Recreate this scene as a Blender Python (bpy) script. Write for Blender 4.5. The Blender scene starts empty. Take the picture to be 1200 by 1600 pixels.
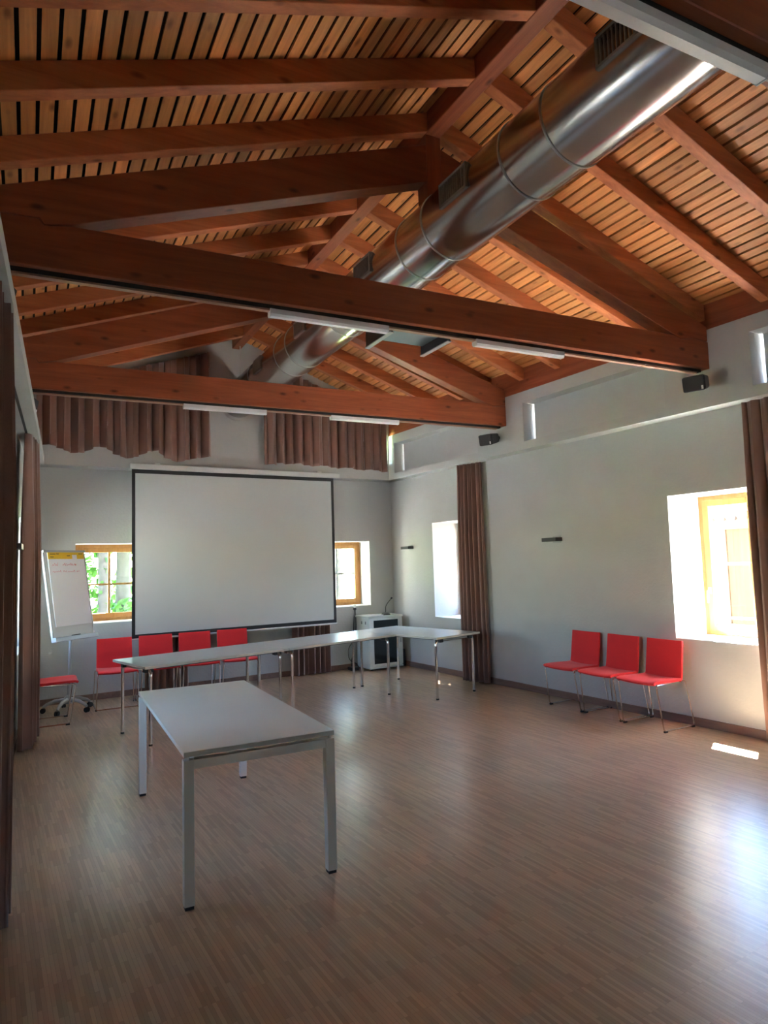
import bpy, bmesh, math, random
from math import sin, cos, pi, radians, sqrt, atan2
from mathutils import Vector, Matrix
random.seed(7)
scene = bpy.context.scene
COL = scene.collection

# ------------------------------------------------------------------ camera
F_PX, YAW, PITCH, ROLL, CAM_H = 1024.1, 0.4970, 0.0784, -0.0295, 1.6303
fw = Vector((sin(YAW) * cos(PITCH), cos(YAW) * cos(PITCH), sin(PITCH)))
rt = Vector((cos(YAW), -sin(YAW), 0))
up = rt.cross(fw)
rt, up = rt * cos(ROLL) + up * sin(ROLL), up * cos(ROLL) - rt * sin(ROLL)
cam_data = bpy.data.cameras.new('camera')
cam_data.sensor_fit = 'HORIZONTAL'
cam_data.sensor_width = 36.0
cam_data.lens = F_PX * 36.0 / 1200.0
cam_data.clip_start = 0.02
cam_data.clip_end = 300
cam = bpy.data.objects.new('camera', cam_data)
COL.objects.link(cam)
cam.matrix_world = Matrix(((rt.x, up.x, -fw.x, 0), (rt.y, up.y, -fw.y, 0), (rt.z, up.z, -fw.z, CAM_H), (0, 0, 0, 1)))
scene.camera = cam

# ------------------------------------------------------------------ sky, sun, exposure
SUN_STRENGTH, SKY_STRENGTH, EXPOSURE = 100.0, 2.0, 3.18
world = bpy.data.worlds.new('sky'); scene.world = world
world.use_nodes = True
wn = world.node_tree.nodes; wl = world.node_tree.links
wn.clear()
wo = wn.new('ShaderNodeOutputWorld'); wb = wn.new('ShaderNodeBackground'); ws = wn.new('ShaderNodeTexSky')
ws.sky_type = 'NISHITA'; ws.sun_disc = False
ws.sun_elevation = radians(59); ws.sun_rotation = radians(60)
ws.air_density = 1.0; ws.dust_density = 0.1; ws.ozone_density = 2.0
wb.inputs['Strength'].default_value = SKY_STRENGTH * 0.3
wl.new(ws.outputs['Color'], wb.inputs['Color']); wl.new(wb.outputs['Background'], wo.inputs['Surface'])
sun_data = bpy.data.lights.new('sun', 'SUN'); sun_data.energy = SUN_STRENGTH; sun_data.angle = radians(0.53)
sun_data.color = (1.0, 0.98, 0.95)
sun = bpy.data.objects.new('sun', sun_data); COL.objects.link(sun)
sun.rotation_euler = Vector((-0.52, -0.296, -1.0)).to_track_quat('-Z', 'Y').to_euler()
sun.location = (12, 8, 14)
scene.view_settings.view_transform = 'Standard'
scene.view_settings.look = 'None'
scene.view_settings.exposure = EXPOSURE
scene.view_settings.gamma = 1.0
scene.view_settings.use_curve_mapping = False
cy = scene.cycles
cy.max_bounces = 9; cy.diffuse_bounces = 5; cy.glossy_bounces = 4; cy.adaptive_threshold = 0.02; cy.transparent_max_bounces = 16
cy.sample_clamp_indirect = 12.0


# ------------------------------------------------------------------ materials
def new_mat(name):
    m = bpy.data.materials.new(name); m.use_nodes = True
    return m, m.node_tree.nodes, m.node_tree.links, m.node_tree.nodes['Principled BSDF']


def plain(name, col, rough=0.5, metal=0.0, noise=0.0, nscale=8.0, bump=0.0, bscale=60.0, coat=0.0, spec=None):
    m, n, l, b = new_mat(name)
    b.inputs['Base Color'].default_value = (*col, 1)
    b.inputs['Roughness'].default_value = rough
    b.inputs['Metallic'].default_value = metal
    if coat: b.inputs['Coat Weight'].default_value = coat; b.inputs['Coat Roughness'].default_value = 0.1
    if spec is not None: b.inputs['Specular IOR Level'].default_value = spec
    tc = n.new('ShaderNodeTexCoord')
    if noise:
        t = n.new('ShaderNodeTexNoise'); t.inputs['Scale'].default_value = nscale; t.inputs['Detail'].default_value = 5
        l.new(tc.outputs['Object'], t.inputs['Vector'])
        r = n.new('ShaderNodeValToRGB')
        r.color_ramp.elements[0].position = 0.3; r.color_ramp.elements[1].position = 0.75
        r.color_ramp.elements[0].color = (*[c * (1 - noise) for c in col], 1)
        r.color_ramp.elements[1].color = (*[min(1, c * (1 + noise)) for c in col], 1)
        l.new(t.outputs['Fac'], r.inputs['Fac']); l.new(r.outputs['Color'], b.inputs['Base Color'])
    if bump:
        t2 = n.new('ShaderNodeTexNoise'); t2.inputs['Scale'].default_value = bscale; t2.inputs['Detail'].default_value = 4
        l.new(tc.outputs['Object'], t2.inputs['Vector'])
        bp = n.new('ShaderNodeBump'); bp.inputs['Strength'].default_value = bump; bp.inputs['Distance'].default_value = 0.01
        l.new(t2.outputs['Fac'], bp.inputs['Height']); l.new(bp.outputs['Normal'], b.inputs['Normal'])
    return m


def wood(name, dark, light, axis, rough=0.5, knots=0.8, vary=0.25, grain=22.0):
    """stained timber: grain stretched along one axis, knots, tone differing from piece to piece"""
    m, n, l, b = new_mat(name)
    tc = n.new('ShaderNodeTexCoord'); oi = n.new('ShaderNodeObjectInfo')
    mp = n.new('ShaderNodeMapping'); sc = [grain] * 3; sc[axis] = grain / 18.0
    mp.inputs['Scale'].default_value = sc
    add = n.new('ShaderNodeVectorMath'); add.operation = 'ADD'
    mul = n.new('ShaderNodeVectorMath'); mul.operation = 'SCALE'; mul.inputs['Scale'].default_value = 7.0
    comb = n.new('ShaderNodeCombineXYZ')
    for k in ('X', 'Y', 'Z'): l.new(oi.outputs['Random'], comb.inputs[k])
    l.new(comb.outputs[0], mul.inputs[0]); l.new(tc.outputs['Object'], add.inputs[0]); l.new(mul.outputs[0], add.inputs[1])
    l.new(add.outputs[0], mp.inputs['Vector'])
    nz = n.new('ShaderNodeTexNoise'); nz.inputs['Scale'].default_value = 1.0; nz.inputs['Detail'].default_value = 6; nz.inputs['Roughness'].default_value = 0.65
    nz.inputs['Distortion'].default_value = 0.6
    l.new(mp.outputs[0], nz.inputs['Vector'])
    rp = n.new('ShaderNodeValToRGB')
    rp.color_ramp.elements[0].position = 0.28; rp.color_ramp.elements[1].position = 0.72
    rp.color_ramp.elements[0].color = (*dark, 1); rp.color_ramp.elements[1].color = (*light, 1)
    l.new(nz.outputs['Fac'], rp.inputs['Fac'])
    # tone per piece and along it
    n2 = n.new('ShaderNodeTexNoise'); n2.inputs['Scale'].default_value = 0.9; n2.inputs['Detail'].default_value = 2
    l.new(add.outputs[0], n2.inputs['Vector'])
    s1 = n.new('ShaderNodeMath'); s1.operation = 'ADD'; l.new(oi.outputs['Random'], s1.inputs[0]); l.new(n2.outputs['Fac'], s1.inputs[1])
    mr = n.new('ShaderNodeMapRange'); mr.inputs['From Min'].default_value = 0.4; mr.inputs['From Max'].default_value = 1.6
    mr.inputs['To Min'].default_value = 1 - vary; mr.inputs['To Max'].default_value = 1 + vary
    l.new(s1.outputs[0], mr.inputs['Value'])
    mx = n.new('ShaderNodeMix'); mx.data_type = 'RGBA'; mx.blend_type = 'MULTIPLY'; mx.inputs['Factor'].default_value = 1.0
    l.new(rp.outputs['Color'], mx.inputs[6]); l.new(mr.outputs[0], mx.inputs[7])
    # knots
    mk = n.new('ShaderNodeMapping'); ks = [7.0] * 3; ks[axis] = 3.2; mk.inputs['Scale'].default_value = ks
    l.new(add.outputs[0], mk.inputs['Vector'])
    vo = n.new('ShaderNodeTexVoronoi'); vo.inputs['Scale'].default_value = 1.0; vo.inputs['Randomness'].default_value = 1.0
    l.new(mk.outputs[0], vo.inputs['Vector'])
    kr = n.new('ShaderNodeValToRGB'); kr.color_ramp.elements[0].position = 0.05; kr.color_ramp.elements[1].position = 0.16
    kr.color_ramp.elements[0].color = (knots, knots, knots, 1); kr.color_ramp.elements[1].color = (0, 0, 0, 1)
    l.new(vo.outputs['Distance'], kr.inputs['Fac'])
    mk2 = n.new('ShaderNodeMix'); mk2.data_type = 'RGBA'
    l.new(kr.outputs['Color'], mk2.inputs['Factor']); l.new(mx.outputs[2], mk2.inputs[6])
    mk2.inputs[7].default_value = (dark[0] * 0.35, dark[1] * 0.3, dark[2] * 0.3, 1)
    l.new(mk2.outputs[2], b.inputs['Base Color'])
    b.inputs['Roughness'].default_value = rough
    b.inputs['Specular IOR Level'].default_value = 0.35
    bp = n.new('ShaderNodeBump'); bp.inputs['Strength'].default_value = 0.12; bp.inputs['Distance'].default_value = 0.004
    l.new(nz.outputs['Fac'], bp.inputs['Height']); l.new(bp.outputs['Normal'], b.inputs['Normal'])
    return m


def parquet():
    m, n, l, b = new_mat('parquet')
    tc = n.new('ShaderNodeTexCoord'); mp = n.new('ShaderNodeMapping')
    mp.inputs['Rotation'].default_value = (0, 0, radians(90 - 3.0))
    l.new(tc.outputs['Object'], mp.inputs['Vector'])
    br = n.new('ShaderNodeTexBrick')
    br.inputs['Scale'].default_value = 1.0; br.inputs['Brick Width'].default_value = 0.235; br.inputs['Row Height'].default_value = 0.0165
    br.inputs['Mortar Size'].default_value = 0.0005; br.inputs['Mortar Smooth'].default_value = 0.3; br.inputs['Bias'].default_value = -0.1
    br.offset = 0.37; br.offset_frequency = 3; br.squash = 1.0
    br.inputs['Color1'].default_value = (0.56, 0.395, 0.265, 1); br.inputs['Color2'].default_value = (0.39, 0.265, 0.172, 1)
    br.inputs['Mortar'].default_value = (0.27, 0.175, 0.115, 1)
    l.new(mp.outputs[0], br.inputs['Vector'])
    nz = n.new('ShaderNodeTexNoise'); nz.inputs['Scale'].default_value = 1.4; nz.inputs['Detail'].default_value = 4
    l.new(tc.outputs['Object'], nz.inputs['Vector'])
    rr = n.new('ShaderNodeMapRange'); rr.inputs['To Min'].default_value = 0.78; rr.inputs['To Max'].default_value = 1.18
    l.new(nz.outputs['Fac'], rr.inputs['Value'])
    mx = n.new('ShaderNodeMix'); mx.data_type = 'RGBA'; mx.blend_type = 'MULTIPLY'; mx.inputs['Factor'].default_value = 1
    l.new(br.outputs['Color'], mx.inputs[6]); l.new(rr.outputs[0], mx.inputs[7])
    l.new(mx.outputs[2], b.inputs['Base Color'])
    # worn varnish: gloss wanders, faint scratches
    n3 = n.new('ShaderNodeTexNoise'); n3.inputs['Scale'].default_value = 2.0; n3.inputs['Detail'].default_value = 3
    l.new(tc.outputs['Object'], n3.inputs['Vector'])
    r3 = n.new('ShaderNodeMapRange'); r3.inputs['From Min'].default_value = 0.2; r3.inputs['From Max'].default_value = 0.8
    r3.inputs['To Min'].default_value = 0.24; r3.inputs['To Max'].default_value = 0.36
    b.inputs['Roughness'].default_value = 0.32
    b.inputs['Specular IOR Level'].default_value = 0.5; b.inputs['Coat Weight'].default_value = 0.12; b.inputs['Coat Roughness'].default_value = 0.2
    ms = n.new('ShaderNodeMapping'); ms.inputs['Scale'].default_value = (90, 4, 1); ms.inputs['Rotation'].default_value = (0, 0, radians(12))
    l.new(tc.outputs['Object'], ms.inputs['Vector'])
    n4 = n.new('ShaderNodeTexNoise'); n4.inputs['Scale'].default_value = 1.0; n4.inputs['Detail'].default_value = 3
    l.new(ms.outputs[0], n4.inputs['Vector'])
    bp = n.new('ShaderNodeBump'); bp.inputs['Strength'].default_value = 0.05; bp.inputs['Distance'].default_value = 0.002
    l.new(n4.outputs['Fac'], bp.inputs['Height']); l.new(bp.outputs['Normal'], b.inputs['Normal'])
    return m


def glass_mat():
    m = bpy.data.materials.new('window_glass'); m.use_nodes = True
    n = m.node_tree.nodes; l = m.node_tree.links; n.clear()
    o = n.new('ShaderNodeOutputMaterial'); mix = n.new('ShaderNodeMixShader')
    t = n.new('ShaderNodeBsdfTransparent'); g = n.new('ShaderNodeBsdfGlossy'); g.inputs['Roughness'].default_value = 0.02
    t.inputs['Color'].default_value = (0.94, 0.97, 0.96, 1)
    mix.inputs['Fac'].default_value = 0.05
    l.new(t.outputs[0], mix.inputs[1]); l.new(g.outputs[0], mix.inputs[2]); l.new(mix.outputs[0], o.inputs['Surface'])
    return m


def cloth(name, col, sheen=0.3, trans=0.0):
    m, n, l, b = new_mat(name)
    tc = n.new('ShaderNodeTexCoord'); t = n.new('ShaderNodeTexNoise'); t.inputs['Scale'].default_value = 260; t.inputs['Detail'].default_value = 2
    l.new(tc.outputs['Object'], t.inputs['Vector'])
    r = n.new('ShaderNodeValToRGB'); r.color_ramp.elements[0].color = (*[c * 0.85 for c in col], 1); r.color_ramp.elements[1].color = (*[c * 1.15 for c in col], 1)
    l.new(t.outputs['Fac'], r.inputs['Fac']); l.new(r.outputs['Color'], b.inputs['Base Color'])
    b.inputs['Roughness'].default_value = 0.75; b.inputs['Specular IOR Level'].default_value = 0.2
    b.inputs['Sheen Weight'].default_value = sheen; b.inputs['Sheen Roughness'].default_value = 0.4
    bp = n.new('ShaderNodeBump'); bp.inputs['Strength'].default_value = 0.05; bp.inputs['Distance'].default_value = 0.002
    l.new(t.outputs['Fac'], bp.inputs['Height']); l.new(bp.outputs['Normal'], b.inputs['Normal'])
    return m


BEAM_D, BEAM_L = (0.215, 0.054, 0.023), (0.380, 0.106, 0.044)
RAFT_D, RAFT_L = (0.380, 0.112, 0.045), (0.640, 0.220, 0.088)
BOARD_D, BOARD_L = (0.520, 0.200, 0.066), (0.800, 0.350, 0.120)
M = {
    'wall': plain('white_plaster', (0.49, 0.495, 0.49), 0.85, noise=0.03, nscale=3, bump=0.25, bscale=35),
    'white_paint': plain('white_paint', (0.60, 0.60, 0.59), 0.55),
    'sill': plain('white_sill_paint', (0.84, 0.84, 0.83), 0.5),
    'panel': plain('grey_white_panel', (0.50, 0.51, 0.51), 0.6, noise=0.02),
    'floor': parquet(),
    'base': wood('baseboard_wood', (0.17, 0.105, 0.085), (0.26, 0.165, 0.13), 1, 0.45, 0.2, 0.08),
    'tie': wood('tie_timber', BEAM_D, BEAM_L, 0, 0.45, 0.85, 0.12, 14),
    'ridge': wood('ridge_timber', BEAM_D, BEAM_L, 1, 0.5, 0.8, 0.12, 14),
    'post': wood('post_timber', BEAM_D, BEAM_L, 2, 0.5, 0.7, 0.12, 14),
    'rafter': wood('rafter_timber', RAFT_D, RAFT_L, 0, 0.5, 0.7, 0.18, 16),
    'board': wood('roof_board', BOARD_D, BOARD_L, 1, 0.5, 0.75, 0.28, 26),
    'deck': plain('dark_underlay', (0.012, 0.010, 0.010), 0.9),
    'duct': plain('galvanised_steel', (0.62, 0.60, 0.585), 0.2, 1.0, noise=0.05, nscale=2.5, bump=0.015, bscale=3.0),
    'ring': plain('duct_ring_steel', (0.55, 0.53, 0.52), 0.3, 1.0),
    'grille': plain('grille_steel', (0.42, 0.41, 0.40), 0.4, 0.8),
    'dark': plain('matt_black', (0.015, 0.015, 0.018), 0.6),
    'black': plain('satin_black', (0.022, 0.022, 0.027), 0.4),
    'chrome': plain('chrome', (0.72, 0.70, 0.68), 0.12, 1.0),
    'alu': plain('grey_painted_metal', (0.36, 0.37, 0.38), 0.4, 0.2),
    'steel_grey': plain('blue_grey_sheet', (0.20, 0.26, 0.30), 0.45, 0.4),
    'red': cloth('red_upholstery', (0.72, 0.032, 0.038), 0.15),
    'red_edge': plain('pale_seat_edge', (0.55, 0.42, 0.36), 0.5),
    'curtain': cloth('brown_curtain', (0.270, 0.155, 0.125), 0.45),
    'table_white': plain('white_laminate', (0.60, 0.59, 0.53), 0.28, noise=0.02, nscale=4),
    'table_grey': plain('pale_grey_laminate', (0.50, 0.51, 0.50), 0.24),
    'table_edge': plain('beige_edge_band', (0.55, 0.51, 0.45), 0.45),
    'frame_white': plain('cream_powder_coat', (0.78, 0.75, 0.69), 0.4),
    'sash': wood('larch_window_frame', (0.34, 0.145, 0.038), (0.46, 0.225, 0.075), 2, 0.4, 0.35, 0.06, 18),
    'glass': glass_mat(),
    'screen': plain('screen_fabric', (0.54, 0.56, 0.55), 0.9, noise=0.015, nscale=2),
    'paper': plain('white_paper', (0.76, 0.76, 0.80), 0.7),
    'yellow': plain('yellow_card', (0.72, 0.46, 0.01), 0.6),
    'ink': plain('red_ink', (0.62, 0.10, 0.14), 0.6),
    'rack': plain('light_grey_metal', (0.60, 0.62, 0.60), 0.4),
    'rack_glass': plain('smoked_glass', (0.012, 0.014, 0.018), 0.08, coat=0.5),
    'lamp': plain('frosted_lamp_cover', (0.72, 0.72, 0.74), 0.35),
    'rail': wood('lamp_rail_wood', (0.30, 0.16, 0.11), (0.42, 0.25, 0.18), 0, 0.5, 0.1, 0.05),
    'plank': wood('weathered_plank', (0.040, 0.021, 0.009), (0.078, 0.046, 0.023), 2, 0.8, 0.3, 0.15, 12),
    'tile': plain('roof_tile', (0.07, 0.045, 0.038), 0.85, noise=0.3, nscale=5),
    'ext_wall': plain('exterior_render', (0.80, 0.77, 0.72), 0.9, noise=0.05, nscale=2),
    'bark': plain('tree_bark', (0.038, 0.034, 0.033), 0.95, noise=0.4, nscale=12, bump=0.6, bscale=25),
    'leaf': plain('green_leaves', (0.040, 0.115, 0.016), 0.6, noise=0.5, nscale=3),
    'leaf2': plain('ivy_leaves', (0.025, 0.075, 0.014), 0.5, noise=0.5, nscale=4),
    'gravel': plain('grey_gravel', (0.15, 0.15, 0.147), 0.95, noise=0.2, nscale=6),
    'grass': plain('grass', (0.16, 0.27, 0.06), 0.95, noise=0.35, nscale=4),
    'eaves': plain('weathered_grey_board', (0.085, 0.07, 0.065), 0.8, noise=0.2),
    'cable': plain('black_cable', (0.02, 0.02, 0.022), 0.5),
    'socket': plain('white_plastic', (0.72, 0.72, 0.72), 0.4),
}
# leaves let light through
for nm, tr in (('leaf', (0.075, 0.18, 0.02)), ('leaf2', (0.045, 0.12, 0.015))):
    nt = M[nm].node_tree; bs = nt.nodes['Principled BSDF']; out = nt.nodes['Material Output']
    tl = nt.nodes.new('ShaderNodeBsdfTranslucent'); tl.inputs['Color'].default_value = (*tr, 1)
    mx = nt.nodes.new('ShaderNodeMixShader'); mx.inputs['Fac'].default_value = 0.45
    nt.links.new(bs.outputs[0], mx.inputs[1]); nt.links.new(tl.outputs[0], mx.inputs[2]); nt.links.new(mx.outputs[0], out.inputs['Surface'])


# ------------------------------------------------------------------ geometry helpers
class MB:
    def __init__(s): s.v = []; s.f = []
    def add(s, vs, fs):
        o = len(s.v); s.v += [tuple(p) for p in vs]; s.f += [tuple(i + o for i in f) for f in fs]; return s
    def hexa(s, p):  # 8 points: bottom 4 ccw, top 4 ccw
        return s.add(p, [(3, 2, 1, 0), (4, 5, 6, 7), (0, 1, 5, 4), (1, 2, 6, 5), (2, 3, 7, 6), (3, 0, 4, 7)])
    def box(s, x0, x1, y0, y1, z0, z1):
        return s.hexa([(x0, y0, z0), (x1, y0, z0), (x1, y1, z0), (x0, y1, z0), (x0, y0, z1), (x1, y0, z1), (x1, y1, z1), (x0, y1, z1)])
    def prism(s, poly, f0, f1):  # poly: list of 2d, f0/f1 map 2d -> 3d
        n = len(poly); vs = [f0(*p) for p in poly] + [f1(*p) for p in poly]
        fs = [tuple(range(n))[::-1], tuple(range(n, 2 * n))] + [(i, (i + 1) % n, n + (i + 1) % n, n + i) for i in range(n)]
        return s.add(vs, fs)
    def tube(s, path, r, n=10, caps=True, closed=False):
        P = [Vector(p) for p in path]; rs = r if isinstance(r, (list, tuple)) else [r] * len(P)
        ring0 = len(s.v); up0 = None
        for i, p in enumerate(P):
            a = P[(i - 1) % len(P)] if (i or closed) else p; b = P[(i + 1) % len(P)] if (i < len(P) - 1 or closed) else p
            t = (b - a).normalized()
            if up0 is None:
                up0 = Vector((0, 0, 1)) if abs(t.z) < 0.9 else Vector((1, 0, 0))
            u = (up0 - t * up0.dot(t))
            if u.length < 1e-5: u = t.orthogonal()
            u.normalize(); up0 = u; w = t.cross(u)
            for k in range(n):
                an = 2 * pi * k / n; s.v.append(tuple(p + (u * cos(an) + w * sin(an)) * rs[i]))
        m = len(P)
        for i in range(m if closed else m - 1):
            j = (i + 1) % m
            for k in range(n):
                k2 = (k + 1) % n
                s.f.append((ring0 + i * n + k, ring0 + i * n + k2, ring0 + j * n + k2, ring0 + j * n + k))
        if caps and not closed:
            s.f.append(tuple(ring0 + k for k in range(n))[::-1]); s.f.append(tuple(ring0 + (m - 1) * n + k for k in range(n)))
        return s
    def lathe(s, prof, c, n=20):  # prof: list (r, z)
        o = len(s.v)
        for r, z in prof:
            for k in range(n):
                a = 2 * pi * k / n; s.v.append((c[0] + r * cos(a), c[1] + r * sin(a), c[2] + z))
        for i in range(len(prof) - 1):
            for k in range(n):
                k2 = (k + 1) % n; s.f.append((o + i * n + k, o + i * n + k2, o + (i + 1) * n + k2, o + (i + 1) * n + k))
        s.f.append(tuple(o + k for k in range(n))[::-1]); s.f.append(tuple(o + (len(prof) - 1) * n + k for k in range(n)))
        return s
    def xform(s, mat):
        s.v = [tuple(mat @ Vector(p)) for p in s.v]; return s
    def build(s, name, mat, parent=None, smooth=False, bevel=0.0, seg=2):
        me = bpy.data.meshes.new(name); me.from_pydata(s.v, [], s.f)
        bm = bmesh.new(); bm.from_mesh(me)
        bmesh.ops.recalc_face_normals(bm, faces=bm.faces[:])
        if bevel:
            ed = [e for e in bm.edges if len(e.link_faces) == 2 and e.calc_face_angle(0) > 0.5]
            bmesh.ops.bevel(bm, geom=ed, offset=bevel, segments=seg, affect='EDGES', profile=0.6, clamp_overlap=True)
        bm.to_mesh(me); bm.free()
        if smooth:
            for p in me.polygons: p.use_smooth = True
            me.set_sharp_from_angle(angle=radians(38))
        me.materials.append(M[mat] if isinstance(mat, str) else mat)
        o = bpy.data.objects.new(name, me); COL.objects.link(o)
        if parent is not None: o.parent = parent
        return o


def fillet(path, r, n=5):
    """round the corners of a polyline"""
    P = [Vector(p) for p in path]; out = [P[0]]
    for a, b, c in zip(P[:-2], P[1:-1], P[2:]):
        d1 = (a - b); d2 = (c - b); k = min(r, d1.length * 0.49, d2.length * 0.49)
        p1 = b + d1.normalized() * k; p2 = b + d2.normalized() * k
        for i in range(n + 1):
            t = i / n; out.append(p1 * (1 - t) ** 2 + b * 2 * t * (1 - t) + p2 * t * t)
    out.append(P[-1]); return out


def tag(o, label, cat=None, group=None, kind=None):
    o['label'] = label
    if cat: o['category'] = cat
    if group: o['group'] = group
    if kind: o['kind'] = kind
    return o


def thing(name, label, cat, loc=(0, 0, 0), rz=0.0, group=None, kind=None):
    o = bpy.data.objects.new(name, None); COL.objects.link(o)
    o.location = loc; o.rotation_euler = (0, 0, rz); o.empty_display_size = 0.1
    return tag(o, label, cat, group, kind)


def copy_tree(o, parent=None):
    c = o.copy(); COL.objects.link(c); c.parent = parent
    for ch in [k for k in bpy.data.objects if k.parent == o]: copy_tree(ch, c)
    return c


def holed(us, zs, thick, holes, place):
    """a wall slab between us=(u0,u1), zs=(z0,z1) with rectangular holes (u0,u1,z0,z1); place(u,w,z)->xyz"""
    U = sorted({us[0], us[1], *[h[0] for h in holes], *[h[1] for h in holes]})
    Z = sorted({zs[0], zs[1], *[h[2] for h in holes], *[h[3] for h in holes]})
    solid = lambda i, j: 0 <= i < len(U) - 1 and 0 <= j < len(Z) - 1 and not any(
        h[0] - 1e-6 <= U[i] and U[i + 1] <= h[1] + 1e-6 and h[2] - 1e-6 <= Z[j] and Z[j + 1] <= h[3] + 1e-6 for h in holes)
    m = MB(); idx = {}
    def V(i, j, w):
        k = (i, j, w)
        if k not in idx: idx[k] = len(m.v); m.v.append(tuple(place(U[i], thick * w, Z[j])))
        return idx[k]
    for i in range(len(U) - 1):
        for j in range(len(Z) - 1):
            if not solid(i, j): continue
            for w in (0, 1): m.f.append((V(i, j, w), V(i + 1, j, w), V(i + 1, j + 1, w), V(i, j + 1, w)))
            for di, dj, a, b in ((-1, 0, (i, j), (i, j + 1)), (1, 0, (i + 1, j), (i + 1, j + 1)), (0, -1, (i, j), (i + 1, j)), (0, 1, (i, j + 1), (i + 1, j + 1))):
                if not solid(i + di, j + dj): m.f.append((V(*a, 0), V(*b, 0), V(*b, 1), V(*a, 1)))
    return m


def portal(name, corner_pts):
    """marks an opening so that sky light is sampled through it; gives off no light itself"""
    a, b, c = [Vector(p) for p in corner_pts]  # a origin, b along, c up ; faces a->inside by order
    ld = bpy.data.lights.new(name, 'AREA'); ld.shape = 'RECTANGLE'
    ux = (b - a); uy = (c - a); ld.size = ux.length; ld.size_y = uy.length
    ld.cycles.is_portal = True
    o = bpy.data.objects.new(name, ld); COL.objects.link(o)
    ex = ux.normalized(); ey = uy.normalized(); ez = ex.cross(ey)
    ctr = a + ux / 2 + uy / 2
    o.matrix_world = Matrix(((ex.x, ey.x, ez.x, ctr.x), (ex.y, ey.y, ez.y, ctr.y), (ex.z, ey.z, ez.z, ctr.z), (0, 0, 0, 1)))
    o['kind'] = 'helper'
    return o


# ------------------------------------------------------------------ the room
KR, KB, KL = -0.063, 0.0444, 0.0439
Rx = lambda y: 5.8996 + KR * y                 # lower right wall
By = lambda x: 9.2822 + KB * x                 # lower back wall
Lf = lambda y: -0.247 + KL * y                 # front of the left cornice
OFF_R, OFF_B, OFF_L = 0.18, 0.25, 0.18         # how far the upper walls stand out
ZL0, ZL1, ZT = 2.977, 3.075, 3.695             # cornice bottom, cornice top, top of side walls
Y0 = -3.2                                      # wall behind the camera
RL, RR, ZRB, ZRT, SL = 2.545, 2.67, 4.79, 5.02, 0.352   # ridge beam faces, bottom, top, roof slope
zcom = lambda x: ZRB - SL * ((RL - x) if x < RL else (x - RR) if x > RR else 0)   # underside of the rafters
zbrd = lambda x: zcom(x) + 0.15                                                    # underside of the boards

fl = MB().box(-1.4, 6.9, Y0 - 0.4, 10.4, -0.1, 0.0).build('floor', 'floor')
tag(fl, 'brown strip parquet floor with worn glossy varnish', 'floor', kind='structure')

WZ0, WZ1 = 0.81, 2.22
RWIN = [(3.27, 4.40), (7.255, 8.385)]
wr = holed((Y0 - 0.3, 10.3), (0, ZL0), 0.60, [(a, b, WZ0, WZ1) for a, b in RWIN], lambda u, w, z: (Rx(u) + w, u, z)).build('wall_right', 'wall')
tag(wr, 'white plastered right wall with deep window recesses', 'wall', kind='structure')
NICH = [(-1.36, 0.58), (1.43, 3.374), (4.222, 6.167), (7.035, 9.09)]
wru = holed((Y0 - 0.3, 10.3), (ZL0, ZT), 0.50, [(a, b, ZL1 + 0.001, 3.555) for a, b in NICH], lambda u, w, z: (Rx(u) - OFF_R + w, u, z)).build('wall_right_upper', 'wall')
tag(wru, 'projecting white upper part of the right wall with shallow niches', 'wall', kind='structure')
for i, (a, b) in enumerate(NICH):
    m = holed((a + 0.002, b - 0.02), (ZL1 + 0.003, 3.553), 0.02, [], lambda u, w, z: (Rx(u) - OFF_R + 0.17 + w, u, z)).build('blind_panel', 'panel', wru)

LWIN = [(3.05, 4.40), (7.55, 8.65)]
wlf = holed((Y0 - 0.3, 10.3), (0, ZL0), 0.60, [(a, b, WZ0, WZ1) for a, b in LWIN], lambda u, w, z: (Lf(u) - OFF_L - w, u, z)).build('wall_left', 'wall')
tag(wlf, 'white plastered left wall behind the brown curtains', 'wall', kind='structure')
wlu = holed((Y0 - 0.3, 10.3), (ZL0, 4.0), 0.3, [], lambda u, w, z: (Lf(u) - 0.42 - w, u, z))
wlu.hexa([(Lf(y) - d, y, z) for z in (ZL0, ZL1) for y, d in ((Y0 - 0.3, 0), (9.9, 0), (9.9, 0.42), (Y0 - 0.3, 0.42))])
tag(wlu.build('wall_left_upper', 'wall'), 'white ledge and set-back upper part of the left wall', 'wall', kind='structure')

BWZ0, BWZ1 = 0.965, 2.0
BWIN = [(0.521, 1.40), (3.985, 4.862)]
wbk = holed((-1.2, 6.2), (0, ZL0), 0.62, [(a, b, BWZ0, BWZ1) for a, b in BWIN], lambda u, w, z: (u, By(u) + w, z)).build('wall_back', 'wall')
tag(wbk, 'white plastered back wall behind the projection screen', 'wall', kind='structure')
GWIN = [(0.35, 2.0, 3.34, 3.72), (3.30, 5.12, 3.24, 3.72)]
gb = holed((-1.2, 6.2), (ZL0, 3.74), 0.55, GWIN, lambda u, w, z: (u, By(u) - OFF_B + w, z))
gb.prism([(-1.2, 3.74), (6.2, 3.74), (2.61, 5.2)], lambda x, z: (x, By(x) - OFF_B, z), lambda x, z: (x, By(x) - OFF_B + 0.55, z))
gbo = gb.build('wall_back_upper', 'wall')
tag(gbo, 'white gable wall with ledge above the projection screen', 'wall', kind='structure')
FILL_WIN = [(3.9, 4.6)]  # added opening out of view, lets fill daylight onto the foreground
wf = holed((-1.4, 6.9), (0, 3.6), 0.3, [(a, b, 1.0, 2.0) for a, b in FILL_WIN], lambda u, w, z: (u, Y0 - w, z))
wf.prism([(-1.4, 3.6), (6.9, 3.6), (6.9, 3.7), (2.6, 5.2), (-1.4, 3.9)], lambda x, z: (x, Y0, z), lambda x, z: (x, Y0 - 0.3, z))
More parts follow.
